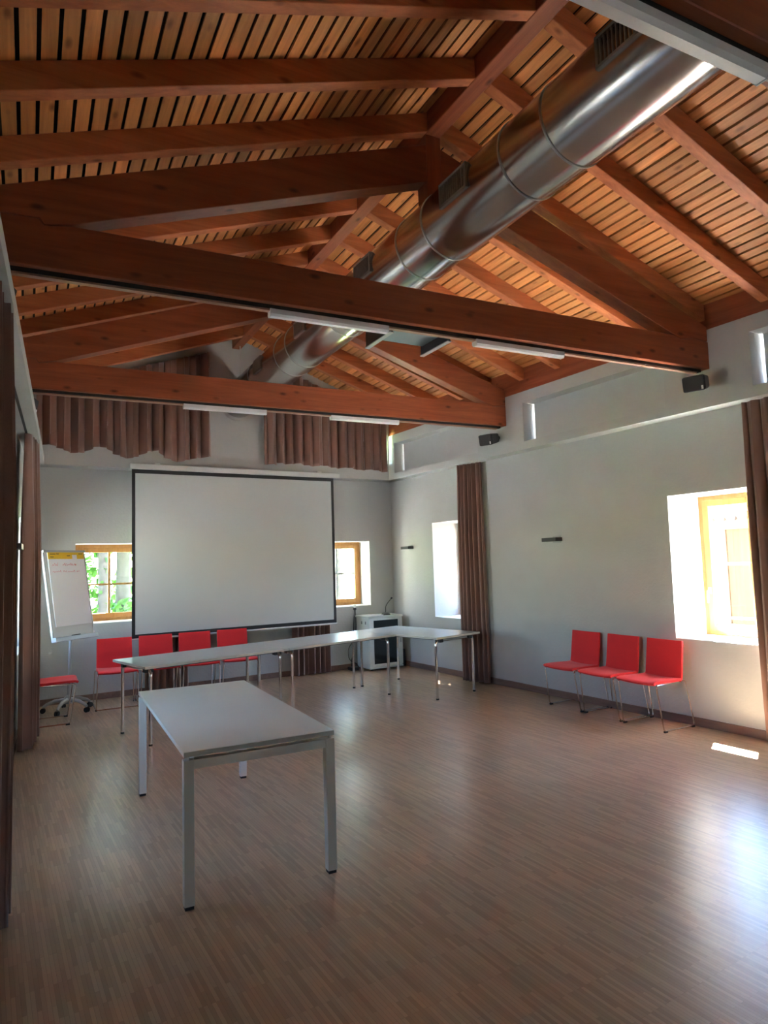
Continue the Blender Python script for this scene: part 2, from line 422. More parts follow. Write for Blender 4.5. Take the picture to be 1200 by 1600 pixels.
wf = wf.build('wall_front', 'wall')
tag(wf, 'plain white wall behind the viewer', 'wall', kind='structure')

# baseboards
tag(holed((Y0, 9.6), (0, 0.078), 0.018, [], lambda u, w, z: (Rx(u) - w, u, z)).build('baseboard_right', 'base'), 'brown wooden baseboard along the right wall', 'baseboard', kind='structure')
tag(holed((-0.2, 5.4), (0, 0.078), 0.018, [], lambda u, w, z: (u, By(u) - w, z)).build('baseboard_back', 'base'), 'brown wooden baseboard along the back wall', 'baseboard', kind='structure')
tag(holed((Y0, 9.3), (0, 0.078), 0.018, [], lambda u, w, z: (Lf(u) - OFF_L + w, u, z)).build('baseboard_left', 'base'), 'brown wooden baseboard along the left wall', 'baseboard', kind='structure')

# ------------------------------------------------------------------ roof
XL, XR = -1.0, 6.35
deck = MB()
for a, b in ((XL, RL + 0.06), (RR - 0.06, XR)):
    s = 1 if a < 2 else -1
    za, zb = zbrd(a) + 0.035, zbrd(b) + 0.035
    deck.hexa([(a, Y0 - 0.3, za), (b, Y0 - 0.3, zb), (b, 10.5, zb), (a, 10.5, za), (a, Y0 - 0.3, za + 0.15), (b, Y0 - 0.3, zb + 0.15), (b, 10.5, zb + 0.15), (a, 10.5, za + 0.15)])
ceil = deck.build('ceiling', 'deck')
tag(ceil, 'pitched timber roof of spaced boards on dark underlay', 'ceiling', kind='structure')
PITCHX, BW = 0.0875, 0.0685
ycom = lambda i, x: 2.72 + 0.59 * i - 0.022 * x
def board_piece(x0, x1, y0, y1):
    m = MB(); e = 0.002
    m.hexa([(x0, y0, zbrd(x0)), (x1, y0, zbrd(x1)), (x1, y1, zbrd(x1)), (x0, y1, zbrd(x0)),
            (x0, y0, zbrd(x0) + 0.022), (x1, y0, zbrd(x1) + 0.022), (x1, y1, zbrd(x1) + 0.022), (x0, y1, zbrd(x0) + 0.022)])
    return m.build('board', 'board', ceil)
xs = [(RL - 0.005 - k * PITCHX - BW, RL - 0.005 - k * PITCHX) for k in range(36)] + [(RR + 0.005 + k * PITCHX, RR + 0.005 + k * PITCHX + BW) for k in range(35)]
rb = random.Random(3)
for x0, x1 in xs:
    xm = (x0 + x1) / 2
    b1 = ycom(rb.choice([0, 1, 2]), xm) + 0.042; b2 = ycom(rb.choice([4, 5, 6, 7]), xm) + 0.042
    for ya, yb in ((Y0, b1 - 0.001), (b1 + 0.001, b2 - 0.001), (b2 + 0.001, 9.6)):
        board_piece(x0, x1, ya, yb)
for i in range(-5, 11):
    for a, b in ((-0.75, RL), (RR, 5.72)):
        m = MB(); w = 0.085
        m.hexa([(a, ycom(i, a), zcom(a)), (b, ycom(i, b), zcom(b)), (b, ycom(i, b) + w, zcom(b)), (a, ycom(i, a) + w, zcom(a)),
                (a, ycom(i, a), zbrd(a)), (b, ycom(i, b), zbrd(b)), (b, ycom(i, b) + w, zbrd(b)), (a, ycom(i, a) + w, zbrd(a))])
        m.build('rafter', 'rafter', ceil, bevel=0.004, seg=1)
MB().box(RL, RR, Y0, 9.5, ZRB, ZRT + 0.1).build('ridge_beam', 'ridge', ceil, bevel=0.005, seg=1)
tr = holed((Y0, 9.6), (ZT - 0.002, 4.02), 0.03, [], lambda u, w, z: (Rx(u) - OFF_R + 0.02 + w, u, z)).build('trim_1', 'ridge')
tag(tr, 'dark timber fascia between the right wall top and roof boards', 'fascia', kind='structure')

# ------------------------------------------------------------------ trusses
KT, TW = -0.0401, 0.14
ZT0, ZT1 = 3.326, 3.590
LAMPS = [(1.355, 2.215), (2.95, 3.805)]
def linear_lamp(x0, x1, yf, label):
    t = thing('linear_lamp', label, 'lamp', ((x0 + x1) / 2, yf((x0 + x1) / 2) + TW / 2, 3.30), group='tube lamps under the tie beams')
    h = (x1 - x0) / 2; rz = math.atan(KT); t.rotation_euler = (0, 0, rz)
    prof = [(-0.03, 0.0), (-0.03, -0.032), (-0.018, -0.047), (0.018, -0.047), (0.03, -0.032), (0.03, 0.0)]
    MB().prism(prof, lambda y, z: (-h + 0.006, y, z), lambda y, z: (h - 0.006, y, z)).build('diffuser', 'lamp', t, smooth=True)
    for s in (-1, 1):
        MB().prism([(p[0] * 1.06, p[1] * 1.05) for p in prof], lambda y, z: (s * h, y, z), lambda y, z: (s * (h - 0.006), y, z)).build('end_cap', 'white_paint', t)
    return t
TR = [(3.9723 - 2.7088, 'nearest timber roof truss at the top right edge', 'nearest'),
      (3.9723, 'middle timber roof truss with projector tray behind its tie beam', 'middle'),
      (6.6811, 'farthest timber roof truss in front of the upper curtains', 'farthest')]
for ti, (yt, lab, word) in enumerate(TR):
    yf = lambda x, yt=yt: yt + KT * x
    xl = Lf(yt) - 0.41; xr = Rx(yf(5.4)) - OFF_R + 0.004
    t = thing('roof_truss', lab, 'roof truss', (2.6, yf(2.6), ZT0), group='timber roof trusses')
    off = Vector((-2.6, -yf(2.6), -ZT0))
    T = lambda x, z, d=0.0: (x + off.x, yf(x) + d + off.y, z + off.z)
    # tie beam with notches under the rafter heels
    tie = [(xl, ZT0), (xr, ZT0), (xr, ZT1 - 0.012), (5.30, ZT1), (5.138, 3.561), (5.05, ZT1), (0.2, ZT1), (0.052, 3.566), (0.03, ZT1 + 0.012), (xl, ZT1 + 0.004)]
    MB().prism(tie, lambda x, z: T(x, z), lambda x, z: T(x, z, TW)).build('tie_beam', 'tie', t, bevel=0.004, seg=1)
    lz = lambda x: 3.600 + 0.3516 * (x - 0.2); rz_ = lambda x: 4.422 - 0.3483 * (x - 2.667)
    lpoly = [(xl, ZT1 + 0.007), (0.03, ZT1 + 0.015), (0.052, 3.570), (0.2, 3.604), (RL, lz(RL)), (RL, lz(RL) + 0.283), (xl, lz(xl) + 0.283)]
    rpoly = [(xr, 3.585), (5.30, 3.593), (5.138, 3.564), (RR, rz_(RR)), (RR, rz_(RR) + 0.283), (xr, rz_(xr) + 0.283)]
    for po in (lpoly, rpoly):
        MB().prism(po, lambda x, z: T(x, z, 0.003), lambda x, z: T(x, z, TW - 0.003)).build('principal_rafter', 'tie', t, bevel=0.004, seg=1)
    MB().prism([(RL + 0.001, 4.29), (RR - 0.001, 4.29), (RR - 0.001, ZRB - 0.001), (RL + 0.001, ZRB - 0.001)], lambda x, z: T(x, z), lambda x, z: T(x, z, TW)).build('king_post', 'post', t, bevel=0.004, seg=1)
    # lamp rail along the underside
    xe = xr - 0.06
    MB().prism([(xl + 0.05, 3.301), (xe, 3.301), (xe, ZT0), (xl + 0.05, ZT0)], lambda x, z: T(x, z, 0.045), lambda x, z: T(x, z, 0.095)).build('rail_channel', 'dark', t)
    MB().prism([(xl + 0.05, 3.288), (xe - 0.05, 3.288), (xe - 0.05, 3.300), (xl + 0.05, 3.300)], lambda x, z: T(x, z, 0.05), lambda x, z: T(x, z, 0.09)).build('lamp_rail', 'rail', t)
    for li, (a, b) in enumerate(LAMPS):
        if ti == 0 and li == 1: continue
        linear_lamp(a, b, yf, {0: 'white tube lamp cutting across the duct at the top right corner',
                               1: 'white tube lamp under the middle tie beam, %s' % ('left of the projector tray' if li == 0 else 'right of the projector tray'),
                               2: 'white tube lamp under the farthest tie beam, %s' % ('left one above the screen' if li == 0 else 'right one before the curtain')}[ti])
# projector tray behind the middle truss
pt = thing('projector_tray', 'blue-grey metal tray with black side rails behind the middle tie beam', 'tray', (2.54, 4.02, 3.30))
MB().box(-0.25, 0.25, 0.0, 0.38, 0.075, 0.082).build('plate', 'steel_grey', pt)
for s in (-1, 1):
    MB().box(s * 0.25 - 0.008, s * 0.25 + 0.008, 0.0, 0.40, 0.0, 0.13).build('side_rail', 'black', pt)
    MB().box(s * 0.25 - 0.018, s * 0.25 + 0.018, 0.0, 0.40, -0.004, 0.004).build('rail_lip', 'alu', pt)

# ------------------------------------------------------------------ ventilation duct
XD, ZD, RD = 2.62, 4.022, 0.2425
du = thing('ventilation_duct', 'large round galvanised ventilation duct hung under the roof ridge', 'duct', (XD, 4, ZD))
ends = [-3.19, 0.35, 2.50, 2.86, 3.72, 4.08, 5.45, 6.50, 6.86, 7.85, By(XD) - OFF_B - 0.004]
def ring_mesh(m, r0, r1, y0, y1, n=72):
    o = len(m.v)
    for y, r in ((y0, r0), (y0, r1), (y1, r1), (y1, r0)):
        for k in range(n): a = 2 * pi * k / n; m.v.append((r * cos(a), y, r * sin(a)))
    for i in range(4):
        j = (i + 1) % 4
        for k in range(n):
            k2 = (k + 1) % n; m.f.append((o + i * n + k, o + i * n + k2, o + j * n + k2, o + j * n + k))
    return m
for a, b in zip(ends[:-1], ends[1:]):
    ring_mesh(MB(), RD - 0.012, RD, a - 4, b - 4).build('duct_section', 'duct', du, smooth=True)
for y in ends[1:-1]:
    ring_mesh(MB(), RD - 0.002, RD + 0.005, y - 4 - 0.006, y - 4 + 0.006).build('joint_ring', 'ring', du, smooth=True)
ring_mesh(MB(), RD - 0.012, RD + 0.045, ends[-1] - 4 - 0.012, ends[-1] - 4).build('wall_collar', 'ring', du)
for yc, w in ((1.95, 0.30), (3.32, 0.30), (4.63, 0.30), (6.06, 0.28), (7.45, 0.26)):
    g = MB(); hz = 0.082; x = -RD - 0.012
    zc = 0.02
    for (ya, yb, za, zb) in ((-w / 2, w / 2, hz - 0.016, hz), (-w / 2, w / 2, -hz, -hz + 0.016), (-w / 2, -w / 2 + 0.016, -hz, hz), (w / 2 - 0.016, w / 2, -hz, hz)):
        g.box(x, x + 0.05, yc - 4 + ya, yc - 4 + yb, zc + za, zc + zb)
    gf = g.build('grille', 'grille', du)
    MB().box(x + 0.018, x + 0.022, yc - 4 - w / 2 + 0.012, yc - 4 + w / 2 - 0.012, zc - hz + 0.012, zc + hz - 0.012).build('grille_back', 'dark', gf)
    for k in range(11):
        yy = yc - 4 - w / 2 + 0.028 + k * (w - 0.056) / 10
        MB().box(x + 0.004, x + 0.016, yy - 0.003, yy + 0.003, zc - hz + 0.014, zc + hz - 0.014).build('slat', 'grille', gf)
for y in (3.93, 6.6, 9.0):
    MB().tube([(0.0, y - 4, RD - 0.01), (0.0, y - 4, (4.30 if y < 7 else ZRB) - ZD)], 0.008, 8).build('hanger_rod', 'ring', du)
    MB().box(-0.05, 0.03, y - 4 - 0.03, y - 4 + 0.03, RD - 0.012, RD + 0.03).build('hanger_bracket', 'grille', du)

# ------------------------------------------------------------------ windows
def window(name, label, place, u0, u1, z0, z1, depth, sashes, bar_z=None, muntin=False, handle_u=None, mat_bar='white_paint', lead=False):
    """place(u, w, z); w is the distance outwards from the inner wall face"""
    t = thing(name, label, 'window', place((u0 + u1) / 2, depth, z0), kind='structure')
    o = Vector(t.location)
    P = lambda u, w, z: tuple(Vector(place(u, w, z)) - o)
    def bx(a, b, w0, w1, c, d, nm, mat, par, bev=0.0):
        m = MB().hexa([P(a, w0, c), P(b, w0, c), P(b, w1, c), P(a, w1, c), P(a, w0, d), P(b, w0, d), P(b, w1, d), P(a, w1, d)])
        return m.build(nm, mat, par, bevel=bev, seg=2)
    f = 0.045
    fr = MB()
    for a, b, c, d in ((u0, u0 + f, z0, z1), (u1 - f, u1, z0, z1), (u0 + f, u1 - f, z0, z0 + f), (u0 + f, u1 - f, z1 - f, z1)):
        fr.hexa([P(a, depth, c), P(b, depth, c), P(b, depth + 0.07, c), P(a, depth + 0.07, c), P(a, depth, d), P(b, depth, d), P(b, depth + 0.07, d), P(a, depth + 0.07, d)])
    fr.build('window_frame', 'sash', t)
    bx(u0 + 0.002, u1 - 0.002, 0.004, depth, z0, z0 + 0.006, 'window_sill', 'sill', t)
    n = sashes; wd = (u1 - u0 - 2 * f) / n
    for k in range(n):
        a = u0 + f + k * wd; b = a + wd; s = 0.062; c, d = z0 + f, z1 - f
        sm = MB()
        for (aa, bb, cc, dd) in ((a, a + s, c, d), (b - s, b, c, d), (a + s, b - s, c, c + s), (a + s, b - s, d - s, d)):
            sm.hexa([P(aa, depth - 0.014, cc), P(bb, depth - 0.014, cc), P(bb, depth + 0.05, cc), P(aa, depth + 0.05, cc), P(aa, depth - 0.014, dd), P(bb, depth - 0.014, dd), P(bb, depth + 0.05, dd), P(aa, depth + 0.05, dd)])
        so = sm.build('sash', 'sash', t, bevel=0.006, seg=2)
        bx(a + s, b - s, depth + 0.018, depth + 0.024, c + s, d - s, 'pane', 'glass', so)
        zb = bar_z or (c + d) / 2
        bx(a + s, b - s, depth + 0.004, depth + 0.04, zb - 0.012, zb + 0.012, 'glazing_bar', mat_bar, so)
        if muntin:
            uc = (a + b) / 2
            bx(uc - 0.013, uc + 0.013, depth + 0.002, depth + 0.042, c + s, d - s, 'glazing_bar', mat_bar, so)
        if handle_u is not None and k == handle_u[0]:
            hu = a + s / 2 if handle_u[1] < 0 else b - s / 2
            zc = z0 + 0.45
            p0 = Vector(P(hu, depth - 0.014, zc)); p1 = Vector(P(hu, depth - 0.055, zc)); p2 = Vector(P(hu, depth - 0.058, zc - 0.12))
            MB().tube(fillet([p0, p1, p2], 0.018), 0.0085, 10).build('handle', 'chrome', so, smooth=True)
            bx(hu - 0.015, hu + 0.015, depth - 0.022, depth - 0.014, zc - 0.032, zc + 0.032, 'handle_plate', 'chrome', so, 0.004)
    return t
pr_ = lambda u, w, z: (Rx(u) + w, u, z)
window('window_1', 'larch-framed window beside the three red chairs', pr_, 3.27, 4.40, WZ0, WZ1, 0.47, 2, bar_z=1.525, handle_u=(1, 1), mat_bar='alu')
window('window_2', 'deep window recess half hidden by the far right curtain', pr_, 7.255, 8.385, WZ0, WZ1, 0.47, 2, bar_z=1.525, handle_u=(1, 1), mat_bar='alu')
pb_ = lambda u, w, z: (u, By(u) + w, z)
window('window_3', 'larch-framed window with tree view left of the screen', pb_, 0.521, 1.40, BWZ0, BWZ1, 0.36, 1, bar_z=1.46, muntin=True, mat_bar='sash')
window('window_4', 'larch-framed window peeking out right of the screen', pb_, 3.985, 4.862, BWZ0, BWZ1, 0.36, 1, bar_z=1.485, muntin=True, mat_bar='alu')
pl_ = lambda u, w, z: (Lf(u) - OFF_L - w, u, z)
window('window_5', 'left wall window behind the near left curtain', pl_, 3.05, 4.40, WZ0, WZ1, 0.40, 2, bar_z=1.525, mat_bar='alu')
window('window_6', 'left wall window behind the far left curtain', pl_, 7.55, 8.65, WZ0, WZ1, 0.40, 2, bar_z=1.525, mat_bar='alu')
for a, b in RWIN: portal('sky_portal', [(Rx(a) + 0.61, a, WZ0), (Rx(b) + 0.61, b, WZ0), (Rx(a) + 0.61, a, WZ1)])
for a, b in LWIN: portal('sky_portal', [(Lf(b) - 0.75, b, WZ0), (Lf(a) - 0.75, a, WZ0), (Lf(b) - 0.75, b, WZ1)])
for a, b in BWIN: portal('sky_portal', [(b, By(b) + 0.5, BWZ0), (a, By(a) + 0.5, BWZ0), (b, By(b) + 0.5, BWZ1)])
for i, (a, b) in enumerate(FILL_WIN):
    window('window_%d' % (7 + i), 'added small window behind the viewer for fill daylight', lambda u, w, z: (u, Y0 - w, z), a, b, 1.0, 2.0, 0.18, 1, mat_bar='alu')
    portal('sky_portal', [(a, Y0 - 0.32, 1.0), (b, Y0 - 0.32, 1.0), (a, Y0 - 0.32, 2.0)])
# outer railing bar of window_1
rl = thing('window_railing', 'dark metal safety bars outside the window by the red chairs', 'railing', (Rx(3.83) + 0.65, 3.83, 0.9))
for z in (0.0, 0.075):
    MB().tube([(0.035, -0.60, z), (-0.035, 0.60, z)], 0.013, 8).build('bar', 'black', rl)


# ------------------------------------------------------------------ curtains
def curtain(name, label, p0, p1, z0, z1, folds, amp, seed, out=(0, 0), sway=0.02, bottom=None, top=None, group=None, taper=1.0, rail=None):
    """pleated cloth from p0 to p1 (xy); bottom/top: functions of t in 0..1"""
    rn = random.Random(seed); A = Vector((*p0, 0)); B = Vector((*p1, 0)); d = B - A; nrm = Vector((-d.y, d.x, 0)).normalized()
    nu = max(24, folds * 10); nz = 16
    ph = [rn.uniform(-0.9, 0.9) for _ in range(folds + 2)]; am = [rn.uniform(0.6, 1.25) for _ in range(folds + 2)]
    m = MB(); 
    for j in range(nz + 1):
        v = j / nz
        for i in range(nu + 1):
            t = i / nu; u = t * folds; k = int(min(u, folds - 1e-6)); fr_ = u - k
            a = am[k] * (1 - fr_) + am[k + 1] * fr_; pp = ph[k] * (1 - fr_) + ph[k + 1] * fr_
            wob = sin(2 * pi * u + pp + 0.35 * sin(3 * v + seed))
            wob = math.copysign(abs(wob) ** 0.8, wob)
            grow = 0.55 + 0.45 * min(1, (1 - v) * 3)
            tt = 0.5 + (t - 0.5) * (taper + (1 - taper) * (1 - v))
            tt += 0.25 / folds * sin(4 * pi * u + pp) * 0.5
            zb = bottom(t) if bottom else z0; zt = top(t) if top else z1
            q = A + d * tt + nrm * (amp * a * wob * grow) + Vector((out[0], out[1], 0)) * (1 - v) * sway
            m.v.append((q.x, q.y, zb + (zt - zb) * v))
    for j in range(nz):
        for i in range(nu):
            a = j * (nu + 1) + i; m.f.append((a, a + 1, a + nu + 2, a + nu + 1))
    o = m.build(name, 'curtain', None, smooth=False)
    for p in o.data.polygons: p.use_smooth = True
    so = o.modifiers.new('thickness', 'SOLIDIFY'); so.thickness = 0.005; so.offset = 0
    tag(o, label, 'curtain', group)
    return o
G_S = 'long brown curtains at the side windows'
curtain('long_curtain', 'long brown curtain beside the far right window recess', (5.25, 7.52), (5.40, 7.10), 0.012, ZL0 - 0.010, 6, 0.055, 3, group=G_S, taper=0.9)
curtain('long_curtain', 'long brown curtain at the right edge beside the near window', (5.58, 3.53), (5.66, 2.75), 0.012, ZL0 - 0.010, 7, 0.055, 9, group=G_S)
curtain('long_curtain', 'long brown curtain nearest the viewer at the left edge', (-0.118, 3.80), (-0.20, 2.85), 0.012, ZL0 - 0.010, 7, 0.06, 5, group=G_S)
curtain('long_curtain', 'long brown curtain on the left between near curtain and flip chart', (0.05, 7.60), (-0.03, 7.0), 0.012, ZL0 - 0.010, 5, 0.065, 14, group=G_S)
G_B = 'brown curtains behind the screen'
curtain('window_curtain', 'brown curtain hanging to the floor behind the second red chair', (1.36, By(1.4) - 0.12), (1.92, By(1.9) - 0.12), 0.012, ZL0 - 0.010, 6, 0.05, 21, group=G_B)
curtain('window_curtain', 'brown curtain below the right half of the screen', (3.44, By(3.4) - 0.12), (4.06, By(4.0) - 0.12), 0.012, ZL0 - 0.010, 7, 0.05, 22, group=G_B)
G_G = 'gathered brown curtains on the gable'
gy = lambda x: By(x) - OFF_B - 0.10
curtain('gable_curtain', 'billowing brown curtain high on the gable, left of the white pier', (0.07, gy(0.07)), (2.195, gy(2.2)), 0, 0, 13, 0.05, 31,
        bottom=lambda t: 3.20 - 0.09 * abs(sin(t * 9.5)) * (0.4 + t) + 0.03 * sin(23 * t), top=lambda t: zcom(0.07 + 2.12 * t) - 0.01, group=G_G)
curtain('gable_curtain', 'straighter brown curtain high on the gable, right of the white pier', (2.985, gy(3.0)), (5.062, gy(5.06)), 0, 0, 14, 0.045, 32,
        bottom=lambda t: (3.105 if t < 0.09 else 3.15 - 0.05 * t) + 0.012 * sin(31 * t), top=lambda t: zcom(2.985 + 2.07 * t) - 0.01, group=G_G)
# curtain track on the left soffit
trk = holed((2.7, 9.0), (ZL0 - 0.008, ZL0 - 0.001), 0.02, [], lambda u, w, z: (Lf(u) - 0.11 + w, u, z)).build('curtain_track', 'dark')
tag(trk, 'thin dark curtain track under the left ledge', 'curtain track')

# ------------------------------------------------------------------ projection screen
SX0, SX1, SZ0, SZ1 = 1.163, 4.083, 0.765, 2.953
sy = lambda x: By(x) - 0.335
ps = thing('projection_screen', 'large white projection screen with black border in front of the back wall', 'screen', ((SX0 + SX1) / 2, sy((SX0 + SX1) / 2), SZ0))
ps.rotation_euler = (0, 0, math.atan(KB))
hw = (SX1 - SX0) / 2 / cos(math.atan(KB)); hh = SZ1 - SZ0; bw = 0.042
MB().box(-hw + bw * 0.5, hw - bw * 0.5, -0.001, 0.002, bw * 0.5, hh).build('screen_fabric', 'screen', ps)
for a, b, c, d in ((-hw, -hw + bw, 0, hh), (hw - bw, hw, 0, hh), (-hw + bw, hw - bw, 0, bw * 1.2), (-hw + bw, hw - bw, hh - bw * 1.2, hh)):
    MB().box(a, b, -0.003, 0.001, c, d).build('black_border', 'dark', ps)
MB().tube([(-hw - 0.01, 0, -0.012), (hw + 0.01, 0, -0.012)], 0.014, 12).build('bottom_bar', 'white_paint', ps, smooth=True)
MB().box(-hw - 0.03, hw + 0.10, -0.035, 0.07, hh + 0.002, hh + 0.075).build('housing', 'white_paint', ps, bevel=0.012, seg=3)
for x in (-hw + 0.32, hw - 0.24):
    MB().box(x - 0.035, x + 0.035, -0.02, 0.07, hh + 0.075, hh + 0.092).build('mounting_clip', 'socket', ps)

# ------------------------------------------------------------------ near desk
TA = -0.0269; TWD, TLN = 0.79, 1.864
dk = thing('office_desk', 'white rectangular desk with square legs standing in the foreground', 'desk', (0.6712, 3.3515, 0), TA)
MB().box(0, TWD, 0, TLN, 0.716, 0.741).build('desk_top', 'table_white', dk, bevel=0.002, seg=1)
L = 0.05
for u in (0.0, TWD - L):
    for v in (0.0, TLN - L):
        lg = MB().box(u, u + L, v, v + L, 0.016, 0.70).build('leg', 'frame_white', dk, bevel=0.003, seg=2)
        MB().box(u + 0.004, u + L - 0.004, v + 0.004, v + L - 0.004, 0.0, 0.016).build('foot_glide', 'dark', lg)
for v in (0.0, TLN - L): MB().box(L, TWD - L, v + 0.002, v + L - 0.002, 0.655, 0.70).build('end_rail', 'frame_white', dk, bevel=0.002, seg=1)
for u in (0.06, TWD - 0.06 - L): MB().box(u, u + L, L, TLN - L, 0.66, 0.70).build('side_rail', 'frame_white', dk)
for u in (0.02, TWD - 0.02):
    for v in (0.02, TLN - 0.02): MB().tube([(u, v, 0.70), (u, v, 0.716)], 0.01, 8).build('spacer', 'frame_white', dk)

# ------------------------------------------------------------------ folding tables
FA = radians(14.3); ux = Vector((cos(FA), sin(FA), 0)); uy = Vector((-sin(FA), cos(FA), 0)); FA0 = Vector((0.956, 6.484, 0))
def folding_table(label, origin, rz, ln, w=0.8):
    t = thing('folding_table', label, 'table', tuple(origin), rz, group='white folding tables set in an L')
    MB().box(0, ln, 0, w, 0.715, 0.740).build('table_top', 'table_grey', t, bevel=0.002, seg=1)
    eb = MB()
    for a, b, c, d in ((-0.0015, ln + 0.0015, -0.0015, 0.0), (-0.0015, ln + 0.0015, w, w + 0.0015), (-0.0015, 0, 0, w), (ln, ln + 0.0015, 0, w)): eb.box(a, b, c, d, 0.716, 0.738)
    eb.build('edge_band', 'table_edge', t)
    for x in (0.075, ln - 0.075):
        pth = fillet([(x, 0.06, 0.012), (x, 0.06, 0.69), (x, w - 0.06, 0.69), (x, w - 0.06, 0.012)], 0.06, 6)
        lg = MB().tube(pth, 0.0165, 14).build('leg_frame', 'chrome', t, smooth=True)
        for v in (0.06, w - 0.06): MB().lathe([(0.018, 0.0), (0.018, 0.014), (0.016, 0.02)], (x, v, 0), 12).build('foot', 'dark', lg)
        for v in (0.13, w - 0.13):
            MB().box(x - 0.035, x + 0.05, v - 0.03, v + 0.03, 0.668, 0.715).build('hinge_bracket', 'black', t, bevel=0.006, seg=2)
    for v in (0.1, w - 0.1): MB().box(0.15, ln - 0.15, v - 0.012, v + 0.012, 0.695, 0.715).build('side_beam', 'black', t)
    return t
folding_table('white folding table at the left end of the long row', FA0, FA, 1.592)
folding_table('white folding table in the middle, touching the table at the corner', FA0 + ux * 1.6, FA, 1.596)
folding_table('white folding table turned at right angles beside the equipment rack', FA0 + ux * 3.2 + ux * 0.8 - uy * 0.70, FA + pi / 2, 1.515, 0.795)

# ------------------------------------------------------------------ chairs
def red_chair():
    t = thing('red_chair', 'chair', 'chair', group='red chairs with chrome sled frames')
    # seat: padded slab with rounded front, front is -y
    def pad(name, pts, hw0, hw1, th, mat):
        m = MB(); n = len(pts); nx = 6
        def nv(i):
            a = Vector(pts[max(0, i - 1)]); b = Vector(pts[min(n - 1, i + 1)]); d = (b - a).normalized(); return Vector((-d.y, d.x))
        for s in (1, -1):
            for i, p in enumerate(pts):
                e = nv(i) * th * 0.5 * s; w = hw0 + (hw1 - hw0) * i / (n - 1)
                for k in range(nx + 1):
                    x = -w + 2 * w * k / nx; dish = 0.012 * (1 - (x / w) ** 2)
                    m.v.append((x, p[0] + e.x, p[1] + e.y - (dish if s > 0 or True else 0) * abs(nv(i).y)))
        N = nx + 1; off = n * N
        for s in (0, 1):
            for i in range(n - 1):
                for k in range(nx): a = s * off + i * N + k; m.f.append((a, a + 1, a + N + 1, a + N))
        for i in range(n - 1):
            for k in (0, nx): a = i * N + k; m.f.append((a, a + N, a + N + off, a + off))
        for k in range(nx):
            for i in (0, n - 1): a = i * N + k; m.f.append((a, a + 1, a + 1 + off, a + off))
        return m.build(name, mat, t, smooth=True, bevel=0.006, seg=2)
    pad('seat', [(-0.285, 0.438), (-0.275, 0.447), (-0.25, 0.453), (-0.10, 0.452), (0.04, 0.448), (0.105, 0.450)], 0.222, 0.212, 0.026, 'red')
    pad('backrest', [(0.108, 0.438), (0.121, 0.47), (0.132, 0.54), (0.145, 0.64), (0.158, 0.74), (0.166, 0.805)], 0.210, 0.203, 0.024, 'red')
    for s in (-1, 1):
        pth = fillet([(s * 0.20, 0.13, 0.432), (s * 0.220, 0.15, 0.430), (s * 0.236, 0.222, 0.012), (s * 0.236, -0.205, 0.012), (s * 0.222, -0.262, 0.427), (s * 0.20, 0.10, 0.430)], 0.032, 5)
        fr_ = MB().tube(pth, 0.0068, 8).build('leg_frame', 'chrome', t, smooth=True)
        for y in (-0.185, 0.195): MB().box(s * 0.235 - 0.009, s * 0.235 + 0.009, y - 0.02, y + 0.02, 0.0, 0.016).build('glide', 'dark', fr_)
    for y in (-0.2, 0.09): MB().tube([(-0.222, y, 0.429), (0.222, y, 0.429)], 0.0065, 8).build('cross_bar', 'chrome', t, smooth=True)
    return t
proto = red_chair()
CH = [((5.36, 5.50), -pi / 2, 'red chair farthest from the near window in the row of three'),
      ((5.365, 4.98), -pi / 2, 'middle red chair of the three along the right wall'),
      ((5.36, 4.46), -pi / 2, 'red chair standing below the near right window'),
      ((0.945, 8.725), 0.0, 'red chair next to the flip chart, behind the left table end'),
      ((1.437, 8.73), 0.0, 'second red chair from the flip chart below the screen'),
      ((1.93, 8.735), 0.0, 'third red chair from the flip chart below the screen'),
      ((2.43, 8.74), 0.0, 'fourth red chair from the flip chart, farthest along the table'),
      ((0.20, 8.21), pi / 2, 'red chair half hidden behind the left curtain')]
for i, (xy, rz, lab) in enumerate(CH):
    c = proto if i == 0 else copy_tree(proto)
    c.location = (xy[0], xy[1], 0); c.rotation_euler = (0, 0, rz); c['label'] = lab
    if i == 3:
        MB().tube([(-0.235, -0.205, 0.010), (0.235, -0.205, 0.010)], 0.0065, 8).build('floor_bar', 'chrome', c, smooth=True)

# ------------------------------------------------------------------ flip chart
fc = thing('flip_chart', 'flip chart on castors with a yellow-topped paper pad and red writing', 'flip chart', (0.425, 8.75, 0))
psi, tilt, BWD, BHT = radians(40), radians(10), 0.60, 1.05
ex = Vector((cos(psi), sin(psi), 0)); nh = Vector((sin(psi), -cos(psi), 0))
ev = Vector((0, 0, 1)) * cos(tilt) - nh * sin(tilt); en = nh * cos(tilt) + Vector((0, 0, 1)) * sin(tilt)
bo = Vector((0.06, -0.045, 0.845))       # middle of the lower edge
FM = Matrix(((ex.x, ev.x, en.x, bo.x), (ex.y, ev.y, en.y, bo.y), (ex.z, ev.z, en.z, bo.z), (0, 0, 0, 1)))
def fbox(nm, mat, a, b, c, d, e, f, par=None, bev=0.0):
    return MB().box(a, b, c, d, e, f).xform(FM).build(nm, mat, par or fc, bevel=bev)
bd = fbox('board', 'white_paint', -BWD / 2, BWD / 2, 0.03, BHT, -0.018, 0.0)
for s in (-1, 1): fbox('edge_profile', 'alu', s * BWD / 2 - 0.008, s * BWD / 2 + 0.008, 0.03, BHT, -0.022, 0.006, bd)
fbox('top_clamp', 'alu', -BWD / 2 - 0.008, BWD / 2 + 0.008, BHT - 0.004, BHT + 0.022, -0.022, 0.022)
fbox('pen_tray', 'alu', -BWD / 2 - 0.012, BWD / 2 + 0.012, -0.012, 0.04, -0.02, 0.055, None, 0.006)
